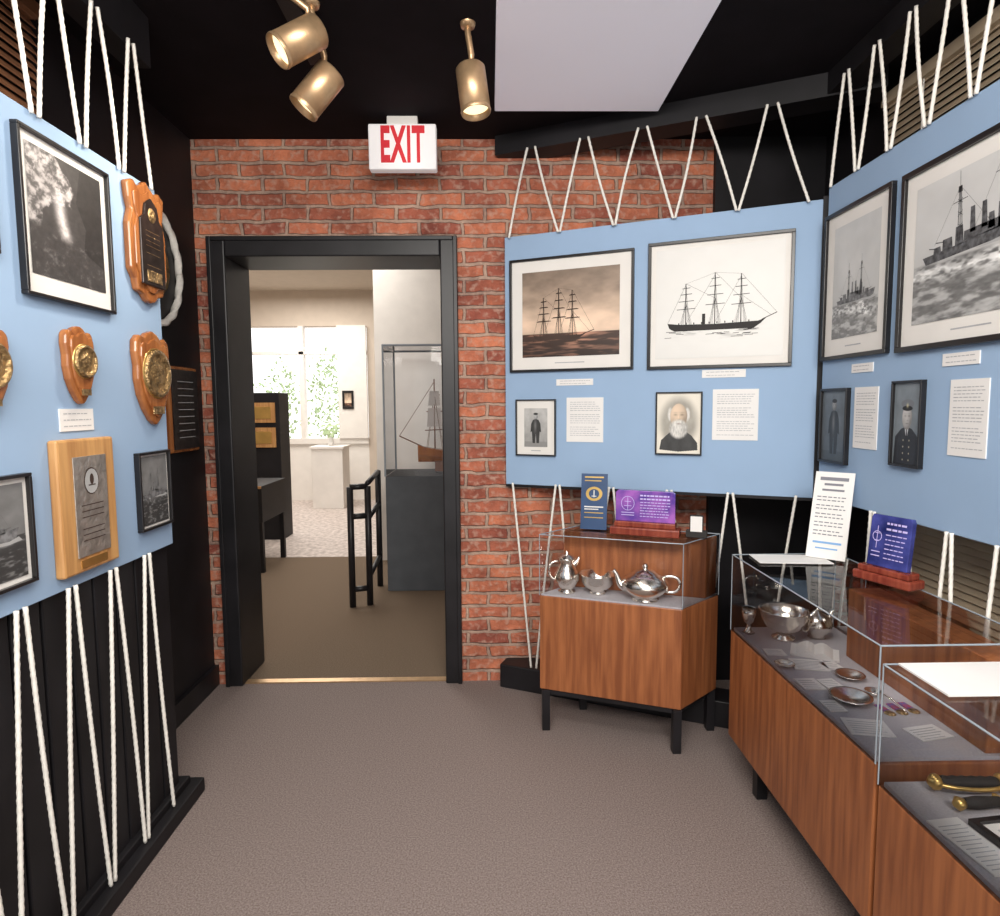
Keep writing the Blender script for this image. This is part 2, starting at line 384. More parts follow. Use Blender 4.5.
def blinds(name, P, x0, x1, z0, z1, m):
    e = empty(name, at(P, 0), P[1]); V = []; F = []
    z = z0
    while z < z1:
        n = len(V)
        V += [(x0, -.018, z), (x1, -.018, z), (x1, 0.0, z+.026), (x0, 0.0, z+.026), (x0, -.016, z-.003), (x1, -.016, z-.003), (x1, .002, z+.023), (x0, .002, z+.023)]
        F += [tuple(i+n for i in f) for f in BF]; z += .025
    obj('slats', V, F, m, e)
    box('head_rail', (x0, -.035, z1), (x1, .01, z1+.04), m, e)
    boxes('ladder_cords', [((x0+(x1-x0)*t, -.024, z0), (x0+(x1-x0)*t+.004, -.021, z1)) for t in (.1, .5, .9)], ROPE, e)
blinds('window_blind', (Vector((1.54, 0, 0)), -math.pi/2), -2.45, -.3, .55, 2.48, BLIND)
blinds('window_blind', (Vector((-1.345, 0, 0)), math.pi/2), .2, 1.95, 1.9, 2.50, BLINDD)

# ------------------------------------------------ blue panels
ZT, ZB = 2.128, .986
e = empty('blue_display_panel', at(PB, 0), PB[1]); box('board', (0, 0, ZB), (PBL, .02, ZT), BLUE, e, .002)
box('edge_strip', (PBL, -.002, ZB-.02), (PBL+.035, .03, ZT+.01), BLACK, e); box('bottom_strip', (0, .0, ZB-.012), (PBL, .03, ZB), BLACK, e)
e = empty('blue_display_panel', at(PR, 0), PR[1]); box('board', (-2.345, 0, 1.0), (-.9, .02, 2.15), BLUE, e, .002)
e = empty('blue_display_panel', at(PL, 0), PL[1]); box('board', (.7, 0, .908), (2.055, .02, 2.048), BLUE, e, .002)

def zig(name, P, xs_a, za, xs_b, zb, y=-.0075, r=.0053, ga=.009, gb=.013):
    V = []; F = []; pts = []
    for i, a in enumerate(xs_a):
        pts.append((a, za, ga))
        if i < len(xs_b): pts.append((xs_b[i], zb, gb))
    for i in range(len(pts)-1):
        (x0, z0, k0), (x1, z1, k1) = pts[i], pts[i+1]
        sg = 1 if x1 > x0 else -1
        x0 += k0*sg; x1 -= k1*sg
        A = Vector((x0, y, z0)); B = Vector((x1, y, z1)); n = int((B-A).length/.009)
        sag = random.uniform(-.008, .008)
        tubegeo([A.lerp(B, j/n)+Vector((sag*math.sin(math.pi*j/n), 0, 0)) for j in range(n+1)], r, 9, twist=300., lobes=.16, V=V, F=F)
    e = empty(name, at(P, 0), P[1]); obj('rope', V, F, ROPE, e, True); return e
L_ = PBL
zig('rope_lacing', PB, [L_*t for t in (.02, .205, .393, .582, .768, .965)], ZT-.01, [L_*t for t in (.106, .291, .481, .658, .857)], 2.500, ga=.004, gb=.018, y=-.02)
zig('rope_lacing', PB, [L_*t for t in (.03, .205, .393, .582, .768, .96)], ZB+.012, [L_*t for t in (.115, .30, .49, .67, .87)], .12, y=-.036)
zig('rope_lacing', PR, [-2.33+.17*i for i in range(9)], 2.145, [-2.245+.17*i for i in range(8)], 2.51)
zig('rope_lacing', PR, [-2.33+.17*i for i in range(9)], 1.005, [-2.245+.17*i for i in range(8)], .10)
zig('rope_lacing', PL, [2.035-.17*i for i in range(8)], 2.04, [1.95-.17*i for i in range(7)], 2.44, ga=.012)
zig('rope_lacing', PL, [1.96-.17*i for i in range(7)], .055, [1.875-.17*i for i in range(6)], .915, y=-.012)
e = empty('black_base_ledge', at(PB, 0), PB[1]); box('ledge', (-.02, -.045, 0), (1.30, .09, .115), BLACKG, e, .005)
e = empty('black_base_ledge', at(PR, 0), PR[1]); box('ledge', (-2.35, -.0, 0), (-.3, .1, .10), BLACKG, e, .005)
e = empty('black_slat_partition', at(PL, 0), PL[1])
box('backing', (.2, .03, 0), (2.055, .06, 1.0), BLACK, e)
boxes('slats', [((.2+i*.098, .020, .05), (.2+i*.098+.088, .03, .907)) for i in range(19)], BLACK, e, .003)
boxes('base_ledge', [((.2, -.035, 0), (2.12, .11, .05)), ((.2, .0, .05), (2.09, .1, .075))], BLACK, e, .004)

# ------------------------------------------------ wall items
def holder(name, P, x0, x1, z0, z1):
    return empty(name, at(P, (x0+x1)/2, 0, (z0+z1)/2), P[1]), x1-x0, z1-z0
def framed(name, P, x0, x1, z0, z1, fw, mw, pic, draw=None, depth=.018, mwb=None):
    e, w, h = holder(name, P, x0, x1, z0, z1); a, b = w/2, h/2; mwb = mw if mwb is None else mwb
    boxes('frame', [((-a, -depth, -b), (a, 0, -b+fw)), ((-a, -depth, b-fw), (a, 0, b)), ((-a, -depth, -b+fw), (-a+fw, 0, b-fw)), ((a-fw, -depth, -b+fw), (a, 0, b-fw))], FRAME, e, .0015)
    box('mat_board', (-a+fw, -.007, -b+fw), (a-fw, 0, b-fw), MATB, e)
    pw, ph = w-2*fw-2*mw, h-2*fw-mw-mwb
    o = paint(e, pw, ph, pic); o.location.z = (mwb-mw)/2
    if draw:
        sub = empty('drawing', (0, -.0092, (mwb-mw)/2)); sub.parent = e; draw(sub, pw, ph)
    if mw > .03: sketch('caption', INK, e, -.0075, [], [(-w*.12, -b+fw+mwb*.5, w*.12, -b+fw+mwb*.5, .004)])
    return e
def sailship(col=INKB, sz=-.28, steam=False, x0=-.32, x1=.30, mh=.62, furl=None, lw=1.):
    def d(p, w, h):
        z = sz*h; polys = []; lines = []
        hx0, hx1 = x0*w, x1*w; L = hx1-hx0; hh = L*.07
        polys.append([(hx0-.02*w, z+hh*1.35), (hx0-.005*w, z+hh*.5), (hx0+.04*w, z), (hx1-.06*w, z), (hx1-.01*w, z+hh*.7), (hx1+.03*w, z+hh*1.5), (hx1-.03*w, z+hh*1.1), (hx0+.5*L, z+hh*.95), (hx0+.1*L, z+hh*1.1)])
        lines.append((hx1, z+hh*1.3, hx1+.11*w, z+hh*2.3, w*.006*lw))
        tops = []
        for i, t in enumerate((.18, .5, .78)):
            x = hx0+L*t; H = mh*h*(.82, 1, .94)[i]; zt = z+hh+H*.95; tops.append((x, zt))
            lines.append((x, z+hh*.8, x-.004*w, zt, w*.007*lw))
            for k, (f, yl) in enumerate(((.36, .075), (.54, .062), (.70, .046), (.84, .032))):
                lines.append((x-yl*w, z+hh+H*f, x+yl*w, z+hh+H*f+.006*h, w*.005*lw))
                if furl: lines.append((x-yl*.8*w, z+hh+H*f+.004*h, x+yl*.8*w, z+hh+H*f+.008*h, w*.010))
            for s in (-1, 1):
                for q, f in ((.05, .5), (.04, .5), (.03, .5), (.035, .72), (.02, .9)): lines.append((x+s*q*w, z+hh, x, z+hh+H*f, w*.0015*lw))
        for a, b in zip(tops, tops[1:]):
            lines.append((a[0], a[1], b[0], z+hh+(b[1]-z-hh)*.5, w*.0017*lw)); lines.append((a[0], z+hh*1.2, b[0], b[1]*.95, w*.0017*lw)); lines.append((a[0], a[1], b[0], b[1], w*.0013))
        lines += [(tops[2][0], tops[2][1], hx1+.11*w, z+hh*2.3, w*.0017*lw), (tops[2][0], z+hh+(tops[2][1]-z)*.5, hx1+.07*w, z+hh*1.9, w*.0017*lw), (tops[0][0], tops[0][1], hx0-.02*w, z+hh*1.3, w*.0017*lw)]
        if steam: polys.append([(hx0+.36*L, z+hh), (hx0+.395*L, z+hh), (hx0+.395*L, z+hh*2.7), (hx0+.36*L, z+hh*2.7)])
        for q in range(10): polys.append(ell(hx0+L*(.1+.085*q), z+hh*1.2, w*.005, hh*.2, 6))
        sketch('ship', col, p, 0, polys, lines)
        wl = [(random.uniform(hx0-.05*w, hx1-.05*w), z-random.uniform(.0, .07)*h) for _ in range(22)]
        sketch('ripples', col, p, -.0003, [], [(x, zz, x+random.uniform(.03, .10)*w, zz+random.uniform(-.004, .004)*h, h*.004) for x, zz in wl])
    return d
def warship(col, x0=-.4, x1=.42, sz=-.15, sc=1., slope=0.):
    def d(p, w, h):
        p.rotation_euler = (0, -slope, 0)
        z = sz*h; L = (x1-x0)*w; a = x0*w; H = L*.085*sc
        X = lambda t: a+L*t
        polys = [[(X(0), z+H*.7), (X(.03), z), (X(.97), z), (X(1.02), z+H*1.35), (X(.7), z+H*.95), (X(.3), z+H*.75)]]
        for (t0, t1, k0, k1) in ((.10, .17, .7, 1.2), (.18, .27, .7, 1.6), (.29, .36, .7, 2.2), (.36, .66, .8, 1.6), (.41, .455, 1.3, 3.3), (.50, .545, 1.3, 3.3), (.55, .60, 1, 2.2), (.62, .70, .9, 2.7), (.63, .68, 2.7, 3.3), (.71, .76, .9, 1.9), (.77, .86, 1.0, 1.55)):
            polys.append([(X(t0), z+H*k0), (X(t1), z+H*k0), (X(t1-.006), z+H*k1), (X(t0+.006), z+H*k1)])
        lines = [(X(.06), z+H*1.3, X(.14), z+H*1.05, w*.006), (X(.84), z+H*1.35, X(.93), z+H*1.55, w*.006), (X(.12), z+H*1.6, X(.2), z+H*1.4, w*.005)]
        for t, k in ((.33, 5.4), (.66, 6.2)):
            for s in (-.02, 0, .02): lines.append((X(t+s), z+H, X(t+s*.3), z+H*k, w*.005))
            for q in (2, 3, 4): lines.append((X(t-.02), z+H*q, X(t+.02), z+H*(q+.4), w*.003)); lines.append((X(t+.02), z+H*q, X(t-.02), z+H*(q+.4), w*.003))
            polys.append([(X(t-.018), z+H*(k-.5)), (X(t+.018), z+H*(k-.5)), (X(t+.015), z+H*k), (X(t-.015), z+H*k)])
            lines.append((X(t-.06), z+H*(k-1.2), X(t+.06), z+H*(k-1.15), w*.004)); lines.append((X(t), z+H*k, X(t), z+H*(k+1.2), w*.003))
            lines.append((X(t), z+H*k, X(t+.25), z+H*1.4, w*.0015)); lines.append((X(t), z+H*k, X(t-.22), z+H*1.4, w*.0015))
        sketch('warship', col, p, 0, polys, lines)
        sketch('foam_line', GREYF, p, -.0003, [[(X(.45), z-H*.12), (X(.7), z+H*.12), (X(.9), z+H*.05), (X(1.01), z+H*.35), (X(1.05), z-H*.1), (X(.9), z-H*.3), (X(.6), z-H*.2)]], [])
    return d
WSG = mat('warship_grey', (.17, .17, .175), .6, var=.45, vscale=60)
WSD = mat('warship_dark', (.085, .085, .09), .6, var=.6, vscale=60)
def card(P, x0, x1, z0, z1, rows=None, name='text_card'):
    e, w, h = holder(name, P, x0, x1, z0, z1)
    box('sheet', (-w/2, -.003, -h/2), (w/2, 0, h/2), PAPER, e)
    rows = rows or max(2, int(h/.0105)); ln = []
    for i in range(rows):
        z = h*.42-h*.84*(i+.5)/rows
        if rows > 6 and i % 6 == 5: continue
        x = -w*.4
        while x < w*random.uniform(.25, .4):
            q = random.uniform(.006, .018); ln.append((x, z, min(x+q, w*.42), z, min(.0024, h*.22/rows))); x += q+.003
    sketch('print', INK, e, -.0035, [], ln); return e

T = lambda t: t*PBL
framed('framed_ship_painting', PB, T(.022), T(.458), 1.51, 2.018, .011, .05, p_sunset, sailship(INKS, -.30, x0=-.36, x1=.14, mh=.58, furl=True, lw=1.3), mwb=.055)
framed('framed_ship_drawing', PB, T(.503), T(.930), 1.505, 2.028, .013, .02, p_ivory, sailship(INKB, -.25, steam=True, x0=-.38, x1=.34, mh=.48, lw=1.), mwb=.03)
card(PB, T(.192), T(.322), 1.446, 1.474, 2, 'picture_label'); card(PB, T(.674), T(.803), 1.466, 1.498, 2, 'picture_label')
framed('framed_portrait', PB, T(.043), T(.192), 1.125, 1.385, .006, .035, p_standing(.45, (1, .98, .95)))
card(PB, T(.229), T(.358), 1.192, 1.391)
framed('framed_portrait', PB, T(.533), T(.678), 1.145, 1.41, .006, .0, p_beard)
card(PB, T(.708), T(.842), 1.21, 1.418)
framed('framed_warship_photograph', PR, -2.335, -1.95, 1.515, 2.04, .014, .045, p_sea(.22, .30), warship(WSG, sz=-.2, sc=1.1), mwb=.06)
framed('framed_warship_photograph', PR, -1.905, -1.33, 1.51, 2.035, .016, .045, p_sea(.16, .42, (.8, .35)), warship(WSD, x0=-.42, x1=.52, sz=-.06, sc=.9, slope=.05), mwb=.06)
card(PR, -2.15, -2.03, 1.462, 1.492, 2, 'picture_label'); card(PR, -1.716, -1.585, 1.458, 1.492, 2, 'picture_label')
framed('framed_portrait', PR, -2.325, -2.15, 1.14, 1.412, .009, .0, p_standing(.16, (.85, 1, 1.15)))
card(PR, -2.125, -1.995, 1.205, 1.412)
framed('framed_officer_portrait', PR, -1.91, -1.775, 1.165, 1.425, .007, .0, p_officer)
card(PR, -1.68, -1.548, 1.215, 1.42)
framed('framed_cave_photograph', PL, 1.45, 1.784, 1.62, 2.0, .008, .022, p_cave, mwb=.045)
framed('framed_ship_photograph', PL, 1.854, 2.035, .984, 1.224, .008, .006, p_small, warship(WSG, sz=-.1, sc=1.3))
framed('framed_ship_photograph', PL, 1.08, 1.42, .965, 1.215, .008, .012, p_small, warship(WSG, sz=-.1))
framed('framed_ship_photograph', PL, 1.05, 1.378, 1.69, 1.95, .01, .02, p_small, warship(WSG))
card(PL, 1.545, 1.675, 1.302, 1.358, 3, 'picture_label')
def mir(h): return h+[(-x, z) for x, z in reversed(h) if x > 1e-6]
def shield(P, xc, zc, w, h, style=0, name='wooden_shield_plaque', wood=ORW):
    e = empty(name, at(P, xc, 0, zc), P[1])
    if style == 0:
        half = [(0, .5), (.14, .47), (.24, .42), (.38, .44), (.48, .38), (.5, .26), (.46, .12), (.47, -.02), (.41, -.18), (.28, -.33), (.12, -.45), (0, -.5)]
    else:
        half = [(0, .5), (.1, .46), (.24, .42), (.34, .46), (.5, .42), (.47, .3), (.42, .22), (.5, .1), (.5, -.26), (.4, -.33), (.36, -.42), (.2, -.44), (.1, -.49), (0, -.5)]
    pts = mir([(x*w, z*h) for x, z in half])[::-1]
    prismy('wood_back', pts, -.022, 0, wood, e, .006)
    prismy('wood_raised', [(x*.82, z*.84) for x, z in pts], -.028, -.02, wood, e, .003)
    if style == 1:
        pl = [(-.32*w, -.36*h), (.32*w, -.36*h), (.32*w, .16*h), (.22*w, .2*h), (.17*w, .30*h), (0, .36*h), (-.17*w, .30*h), (-.22*w, .2*h), (-.32*w, .16*h)]
        prismy('dark_plate', pl, -.034, -.027, DKPL, e, .002)
        sketch('engraving', BRONZE, e, -.0345, [], [(-.2*w, z*h, .2*w, z*h, .0015) for z in (.08, .04, .0, -.04, -.10, -.2)])
        lathe('crest', [(0, .006), (.012, .006), (.018, .002), (.022, 0)], BRONZE, e, (0, -.034, .22*h), (math.pi/2, 0, 0))
        box('name_plate', (-.2*w, -.036, -.33*h), (.2*w, -.033, -.24*h), BRONZE, e)
    else:
        R = min(w*.38, h*.27)
        lathe('seal', [(0, .010), (R*.3, .012), (R*.55, .006), (R*.8, .006), (R*.85, .011), (R, .009), (R, 0)], BRONZE, e, (0, -.028, .05*h), (math.pi/2, 0, 0))
        lathe('seal_rim', [(R*.98, .0), (R*1.04, .004), (R*1.08, 0)], GOLD, e, (0, -.028, .05*h), (math.pi/2, 0, 0))
        box('name_plate', (-.16*w, -.031, -.38*h), (.16*w, -.028, -.30*h), BRONZE, e)
shield(PL, 1.965, 1.862, .20, .365, 1)
shield(PL, 1.613, 1.468, .108, .20)
shield(PL, 1.957, 1.45, .19, .29)
shield(PL, 1.312, 1.441, .13, .20)
e = empty('wooden_award_plaque', at(PL, 1.607, 0, 1.1125), PL[1])
box('board', (-.112, -.025, -.17), (.112, 0, .17), OAK, e, .006)
box('metal_plate', (-.062, -.028, -.13), (.07, -.025, .125), PEWTER, e, .001)
sketch('engraving', INKS, e, -.0285, [ell(.004, .06, .03, .035)], [(-.04, z, .048, z, .0025) for z in (.0, -.015, -.03, -.06, -.075, -.09)])
sketch('crest', GREYF, e, -.029, [ell(.004, .06, .027, .032)])
sketch('crest_mark', INKS, e, -.0294, [ell(.004, .065, .008, .014)], [(-.01, .05, .018, .05, .003)])
box('name_plate', (-.05, -.027, -.158), (.055, -.025, -.138), GOLD, e)
e = empty('rope_wreath', at(PW, 2.57, 0, 1.93), PW[1])
V, F = tubegeo([(.20*math.cos(a*math.pi/60), -.018, .23*math.sin(a*math.pi/60)) for a in range(121)], .014, 10, twist=70, lobes=.2)
obj('ring', V, F, ROPE, e, True)
prismy('disc', ell(0, 0, .185, .215, 40)[::-1], -.008, 0, BLACKG, e)
lathe('seal', [(0, .012), (.05, .012), (.1, .004), (.12, .01), (.13, 0)], BRONZE, e, (0, -.008, 0), (math.pi/2, 0, 0))
e = empty('engraved_wall_plaque', at(PW, 2.74, 0, 1.35), PW[1])
box('wood', (-.125, -.03, -.185), (.125, 0, .185), ORW, e, .01); box('plate', (-.112, -.035, -.17), (.112, -.03, .17), DKPL, e)
sketch('engraving', GREYF, e, -.036, [], [(-.07, .12-.03*i, .07, .12-.03*i, .003) for i in range(9)])

# ------------------------------------------------ exit sign
e = empty('exit_sign', (-.36, 2.75, 2.452))
box('housing', (-.143, -.022, -.093), (.143, .03, .093), SIGNW, e, .006)
box('mount', (-.065, -.015, .093), (.065, .02, CZ-2.452), WPAINT, e, .004)
cu = bpy.data.curves.new('exit_text', 'FONT'); cu.body = 'EXIT'; cu.size = .19; cu.extrude = .002; cu.offset = .006
cu.align_x = 'CENTER'; cu.align_y = 'CENTER'; cu.space_character = 1.1
t = bpy.data.objects.new('exit_letters', cu); S.collection.objects.link(t); cu.materials.append(RED)
bpy.context.view_layer.update()
t.scale = (.185/max(t.dimensions.x, .01), .15/max(t.dimensions.y, .01), 1)
t.rotation_euler = (math.pi/2, 0, 0); t.location = (0.0, -.0245, 0); t.parent = e

# ------------------------------------------------ ceiling spotlights
def spot(loc, d, L=.15, R=.048, stem=None, energy=16):
    e = empty('track_spotlight', loc); d = Vector(d).normalized()
    q = d.to_track_quat('Z', 'Y').to_euler()
    lathe('can', [(.0, -L/2), (R*.9, -L/2), (R, -L/2+.006), (R, L/2), (R*.93, L/2), (R*.9, L/2-.03)], BRASS, e, rot=q)
    lathe('lens', [(0, L/2-.02), (R*.9, L/2-.02)], LENS, e, rot=q)
    lathe('rim', [(R*1.0, L/2-.012), (R*1.03, L/2-.006), (R*1.0, L/2)], BRASS, e, rot=q)
    top = Vector((stem[0]-loc[0], stem[1]-loc[1], CZ-loc[2])); k = -d*(L*.25)+Vector((0, 0, R*.9))
    tube('stem', [k, k+Vector((0, 0, .03)), Vector((top.x, top.y, top.z-.03)), top], [.006, .010, .010, .010], BRASS, e)
    lathe('canopy', [(0, -.012), (.022, -.012), (.025, 0)], BRASS, e, tuple(top))
    lt = bpy.data.lights.new('spot_lamp', 'SPOT'); lt.energy = energy; lt.spot_size = 1.6; lt.spot_blend = .8; lt.color = (1, .9, .75); lt.shadow_soft_size = .05
    lo = bpy.data.objects.new('bulb', lt); S.collection.objects.link(lo); lo.parent = e
    lo.location = d*(L/2+.01); lo.rotation_euler = (-d).to_track_quat('Z', 'Y').to_euler()
spot((-.545, 1.9, 2.415), (-.62, -.35, -.55), stem=(-.59, 1.88))
spot((-.525, 2.02, 2.335), (-.50, -.1, -.65), stem=(-.53, 2.0))
spot((-.045, 2.1, 2.375), (.12, -.1, -.95), stem=(-.06, 2.1))
box('ceiling_light_track', (-.62, 1.55, CZ-.025), (-.56, 2.3, CZ), BLACKG)

# ------------------------------------------------ corner cabinet with silver
def lerp(a, b, t): return (a[0]+(b[0]-a[0])*t, a[1]+(b[1]-a[1])*t)
FL, FR, BR, BL = (.200, 2.505), (.730, 2.30), (.935, 2.480), (.395, 2.69)
e = empty('silver_display_cabinet')
prism('wood_body', [FL, FR, BR, BL], .175, .575, WALNUT, e, .004)
c = ((FL[0]+BR[0])/2, (FL[1]+BR[1])/2)
prism('deck', [lerp(p, c, .02) for p in (FL, FR, BR, BL)], .575, .582, FELT, e)
I0, I1 = lerp(FL, BL, .58), lerp(FR, BR, .62)
prism('wood_riser', [I0, I1, lerp(BR, c, .03), lerp(BL, c, .03)], .582, .822, WALNUT, e, .003)
glassbox(e, [FL, FR, BR, BL], .576, .83)
for i, p in enumerate((FL, FR, BR, BL)):
    x, y = lerp(p, c, .07); box('leg_%d' % i, (x-.016, y-.016, 0), (x+.016, y+.016, .175), BLACKG, e)
prism('under_rail', [lerp(p, c, .05) for p in (FL, FR, BR, BL)], .155, .175, BLACKG, e)
DZ = .583
e = empty('silver_pitcher', (.315, 2.52, DZ))
lathe('body', [(0, 0), (.034, 0), (.036, .006), (.024, .014), (.036, .03), (.052, .055), (.052, .075), (.038, .10), (.028, .122), (.032, .138), (.036, .145), (.033, .145), (.024, .125)], SILVER, e)
tube('handle', bez((-.034, .0, .13), (-.09, .0, .14), (-.085, 0, .05), (-.044, 0, .055)), .005, SILVER, e)
tube('spout', bez((.026, 0, .115), (.04, 0, .125), (.045, 0, .135), (.052, 0, .148), 6), [.014, .012, .010, .009, .007, .006, .005], SILVER, e)
lathe('lid', [(.030, .145), (.02, .155), (.006, .16), (.008, .168), (0, .174)], SILVER, e)
e = empty('silver_bowl', (.440, 2.50, DZ))
lathe('bowl', [(0, 0), (.034, 0), (.036, .006), (.026, .014), (.052, .028), (.068, .05), (.070, .078), (.076, .084), (.070, .082), (.062, .055), (.04, .034), (0, .028)], SILVER, e)
e = empty('silver_teapot', (.612, 2.405, DZ), -.3)
lathe('body', [(0, 0), (.052, 0), (.055, .006), (.042, .014), (.066, .026), (.090, .05), (.094, .068), (.080, .09), (.054, .102), (.048, .106), (.036, .116), (.014, .122), (.008, .128), (.013, .136), (.007, .146), (0, .148)], SILVER, e)
tube('spout', bez((-.07, 0, .045), (-.115, 0, .045), (-.095, 0, .09), (-.125, 0, .112)), [.018, .017, .016, .015, .014, .013, .012, .011, .010, .009, .009, .008, .009], SILVER, e)
tube('handle', bez((.066, 0, .095), (.16, 0, .13), (.15, 0, .02), (.08, 0, .04), 16), .0065, SILVER, e)
TZ = .834
e = empty('brochure_stand', (.435, 2.58, TZ), PB[1]+.1)
prismy('navy_card', [(-.055, 0), (.055, 0), (.055, .235), (-.055, .235)], -.008, 0, NAVY, e, rot=(-.12, 0, 0))
sketch('gold_print', GOLD, e, -.0095, [ell(0, .15, .035, .03)], [(-.04, .22, .04, .22, .006), (-.04, .205, .03, .205, .004), (-.04, .07, .04, .07, .004), (-.04, .05, .04, .05, .004)], rot=(-.12, 0, 0))
sketch('seal_inner', NAVY, e, -.0105, [ell(0, .15, .022, .02)], rot=(-.12, 0, 0))
sketch('seal_anchor', PAPER, e, -.0112, [], [(0, .135, 0, .165, .004), (-.01, .14, .01, .14, .003), (-.04, .095, .04, .095, .005), (-.04, .085, .02, .085, .004)], rot=(-.12, 0, 0))
box('foot', (-.05, 0, 0), (.05, .05, .006), NAVY, e)
def glass_award(name, loc, rz, w, h, m, bw=None, bh=.05, lean=0., sw=.24):
    e = empty(name, loc, rz); bw = bw or w*1.1
    box('wood_base', (-bw/2, -.035, 0), (bw/2, .035, bh*.6), REDW, e, .006); box('wood_step', (-bw*.44, -.026, bh*.6), (bw*.44, .026, bh), REDW, e, .004)
    prismy('acrylic_block', [(-w/2, 0), (w/2, 0), (w/2, h*.93), (w*.46, h), (-w*.46, h), (-w/2, h*.93)], -.010, .010, m, e, .002, loc=(0, 0, bh), rot=(-lean, 0, 0))
    ln = []
    for i, t in enumerate((.85, .74, .63, .54, .45, .36, .27, .18)):
        x = -w*.08
        while x < w*.38: q = random.uniform(.006, .016); ln.append((x, h*t, min(x+q, w*.42), h*t, .006 if i < 2 else .003)); x += q+.003
    cx = -w*.29; r = w*.11
    sh = [(cx+r*math.cos(a*math.pi/8), h*.58+r*1.1*math.sin(a*math.pi/8)) for a in range(16)]
    for a, b_ in zip(sh, sh[1:]+sh[:1]): ln.append((*a, *b_, .002))
    ln += [(cx, h*.35, cx, h*.78, .002), (cx-r*.6, h*.5, cx+r*.6, h*.5, .002), (cx-r*.5, h*.64, cx+r*.5, h*.64, .002), (cx-r, h*.28, cx+r, h*.28, .003), (cx-r, h*.2, cx+r, h*.2, .003)]
    sketch('engraving', ENGR, e, -.0125, [], ln, loc=(0, 0, bh), rot=(-lean, 0, 0))
glass_award('engraved_glass_award', (.622, 2.455, TZ), PB[1], .235, .125, AWARD, .275, .055)
e = empty('small_desk_clock', (.812, 2.40, TZ), PB[1]); box('case', (-.04, -.012, 0), (.04, .018, .028), INKB, e, .003)
box('face', (-.022, -.014, .025), (.022, -.010, .085), PAPER, e); box('back', (-.026, -.010, .028), (.026, .004, .089), INKB, e, .003)

# ------------------------------------------------ long display cases on right
def longcase(name, x0, x1, y0, y1, zb, zd, zt, riser=None):
    e = empty(name)
    box('wood_body', (x0, y0, zb), (x1, y1, zd-.01), WALNUT, e, .004)
    box('deck', (x0+.008, y0+.008, zd-.01), (x1-.008, y1-.008, zd), FELT, e)
    glassbox(e, [(x0, y0), (x1, y0), (x1, y1), (x0, y1)], zd-.01, zt, .0032)
    if riser: box('wood_riser', riser[0], riser[1], WALNUT, e, .003)
    for i, (x, y) in enumerate(((x0+.06, y0+.1), (x1-.06, y0+.1), (x0+.06, y1-.14), (x1-.06, y1-.14))):
        box('leg_%d' % i, (x-.018, y-.018, 0), (x+.018, y+.018, zb), BLACKG, e)
    box('under_frame', (x0+.04, y0+.05, zb-.02), (x1-.04, y1-.05, zb), BLACKG, e)
    return e
longcase('glass_display_case', .866, 1.24, 1.325, 2.17, .15, .555, .82, ((1.13, 1.34, .555), (1.23, 1.9, .775)))
longcase('glass_display_case', .866, 1.24, .45, 1.312, .12, .515, .783)
D1 = .556
e = empty('silver_punch_bowl', (1.0, 2.05, D1))
lathe('bowl', [(0, 0), (.035, 0), (.038, .006), (.02, .014), (.025, .022), (.055, .04), (.072, .07), (.076, .098), (.082, .102), (.072, .10), (.066, .07), (.04, .04), (0, .035)], SILVER, e)
e = empty('silver_goblet', (.905, 2.11, D1)); lathe('goblet', [(0, 0), (.022, 0), (.010, .01), (.006, .03), (.016, .04), (.024, .07), (.023, .09), (.021, .088)], SILVER, e)
e = empty('silver_teapot', (1.12, 2.06, D1), .4); lathe('body', [(0, 0), (.03, 0), (.025, .01), (.045, .03), (.05, .05), (.038, .075), (.02, .085), (.006, .095), (0, .105)], SILVER, e)
tube('spout', bez((.04, 0, .04), (.07, 0, .045), (.06, 0, .07), (.08, 0, .085), 6), [.012, .011, .009, .008, .007, .006, .006], SILVER, e); tube('handle', bez((-.035, 0, .07), (-.09, 0, .08), (-.08, 0, .02), (-.045, 0, .03)), .004, SILVER, e)
for k, (x, y, r) in enumerate(((.97, 1.60, 1.), (1.05, 1.74, .75), (.90, 1.83, .55))):
    e = empty('silver_dish', (x, y, D1)); lathe('dish', [(0, .0), (.03*r, 0), (.048*r, .012*r), (.054*r, .016*r), (.047*r, .016*r), (.03*r, .006*r), (0, .004*r)], SILVER, e)
e = empty('silver_ladle', (1.05, 1.63, D1)); lathe('cup', [(0, 0), (.014, .003), (.022, .014), (.02, .014), (.012, .006), (0, .004)], SILVER, e); tube('handle', bez((0, -.02, .014), (0, -.04, .03), (.01, -.07, .02), (.02, -.11, .006)), .0025, SILVER, e)
def flatcard(name, x, y, z, w, d, rz, m=PAPER, t=.003, text=True):
    e = empty(name, (x, y, z), rz); box('sheet', (-w/2, -d/2, 0), (w/2, d/2, t), m, e)
    if text:
        n = max(2, int(d/.012)); boxes('print', [((-w*.4, -d*.42+d*.84*i/n, t), (w*random.uniform(.2, .4), -d*.42+d*.84*i/n+.0018, t+.0005)) for i in range(n)], INK, e)
for a in ((.975, 1.83, .10, .08, -.2), (.91, 1.70, .06, .07, .0), (.93, 1.46, .10, .08, -.2), (1.04, 1.82, .05, .05, .1), (.915, 1.93, .06, .05, -.1), (1.06, 1.43, .09, .06, .2), (.97, 1.70, .05, .06, .1), (.905, 1.57, .045, .06, 0)):
    flatcard('text_card', a[0], a[1], D1, a[2], a[3], a[4])
def medal(x, y, z, rz):
    e = empty('service_medal', (x, y, z), rz); box('ribbon', (-.010, .0, 0), (.010, .035, .002), RIB, e); lathe('disc', [(0, .004), (.010, .004), (.013, .002), (.014, 0)], BRONZE, e, (0, -.012, 0))
for k in range(3): medal(1.03+.035*k, 1.54+.005*k, D1, .1)
e = empty('open_book', (1.04, 1.92, D1), -.5)
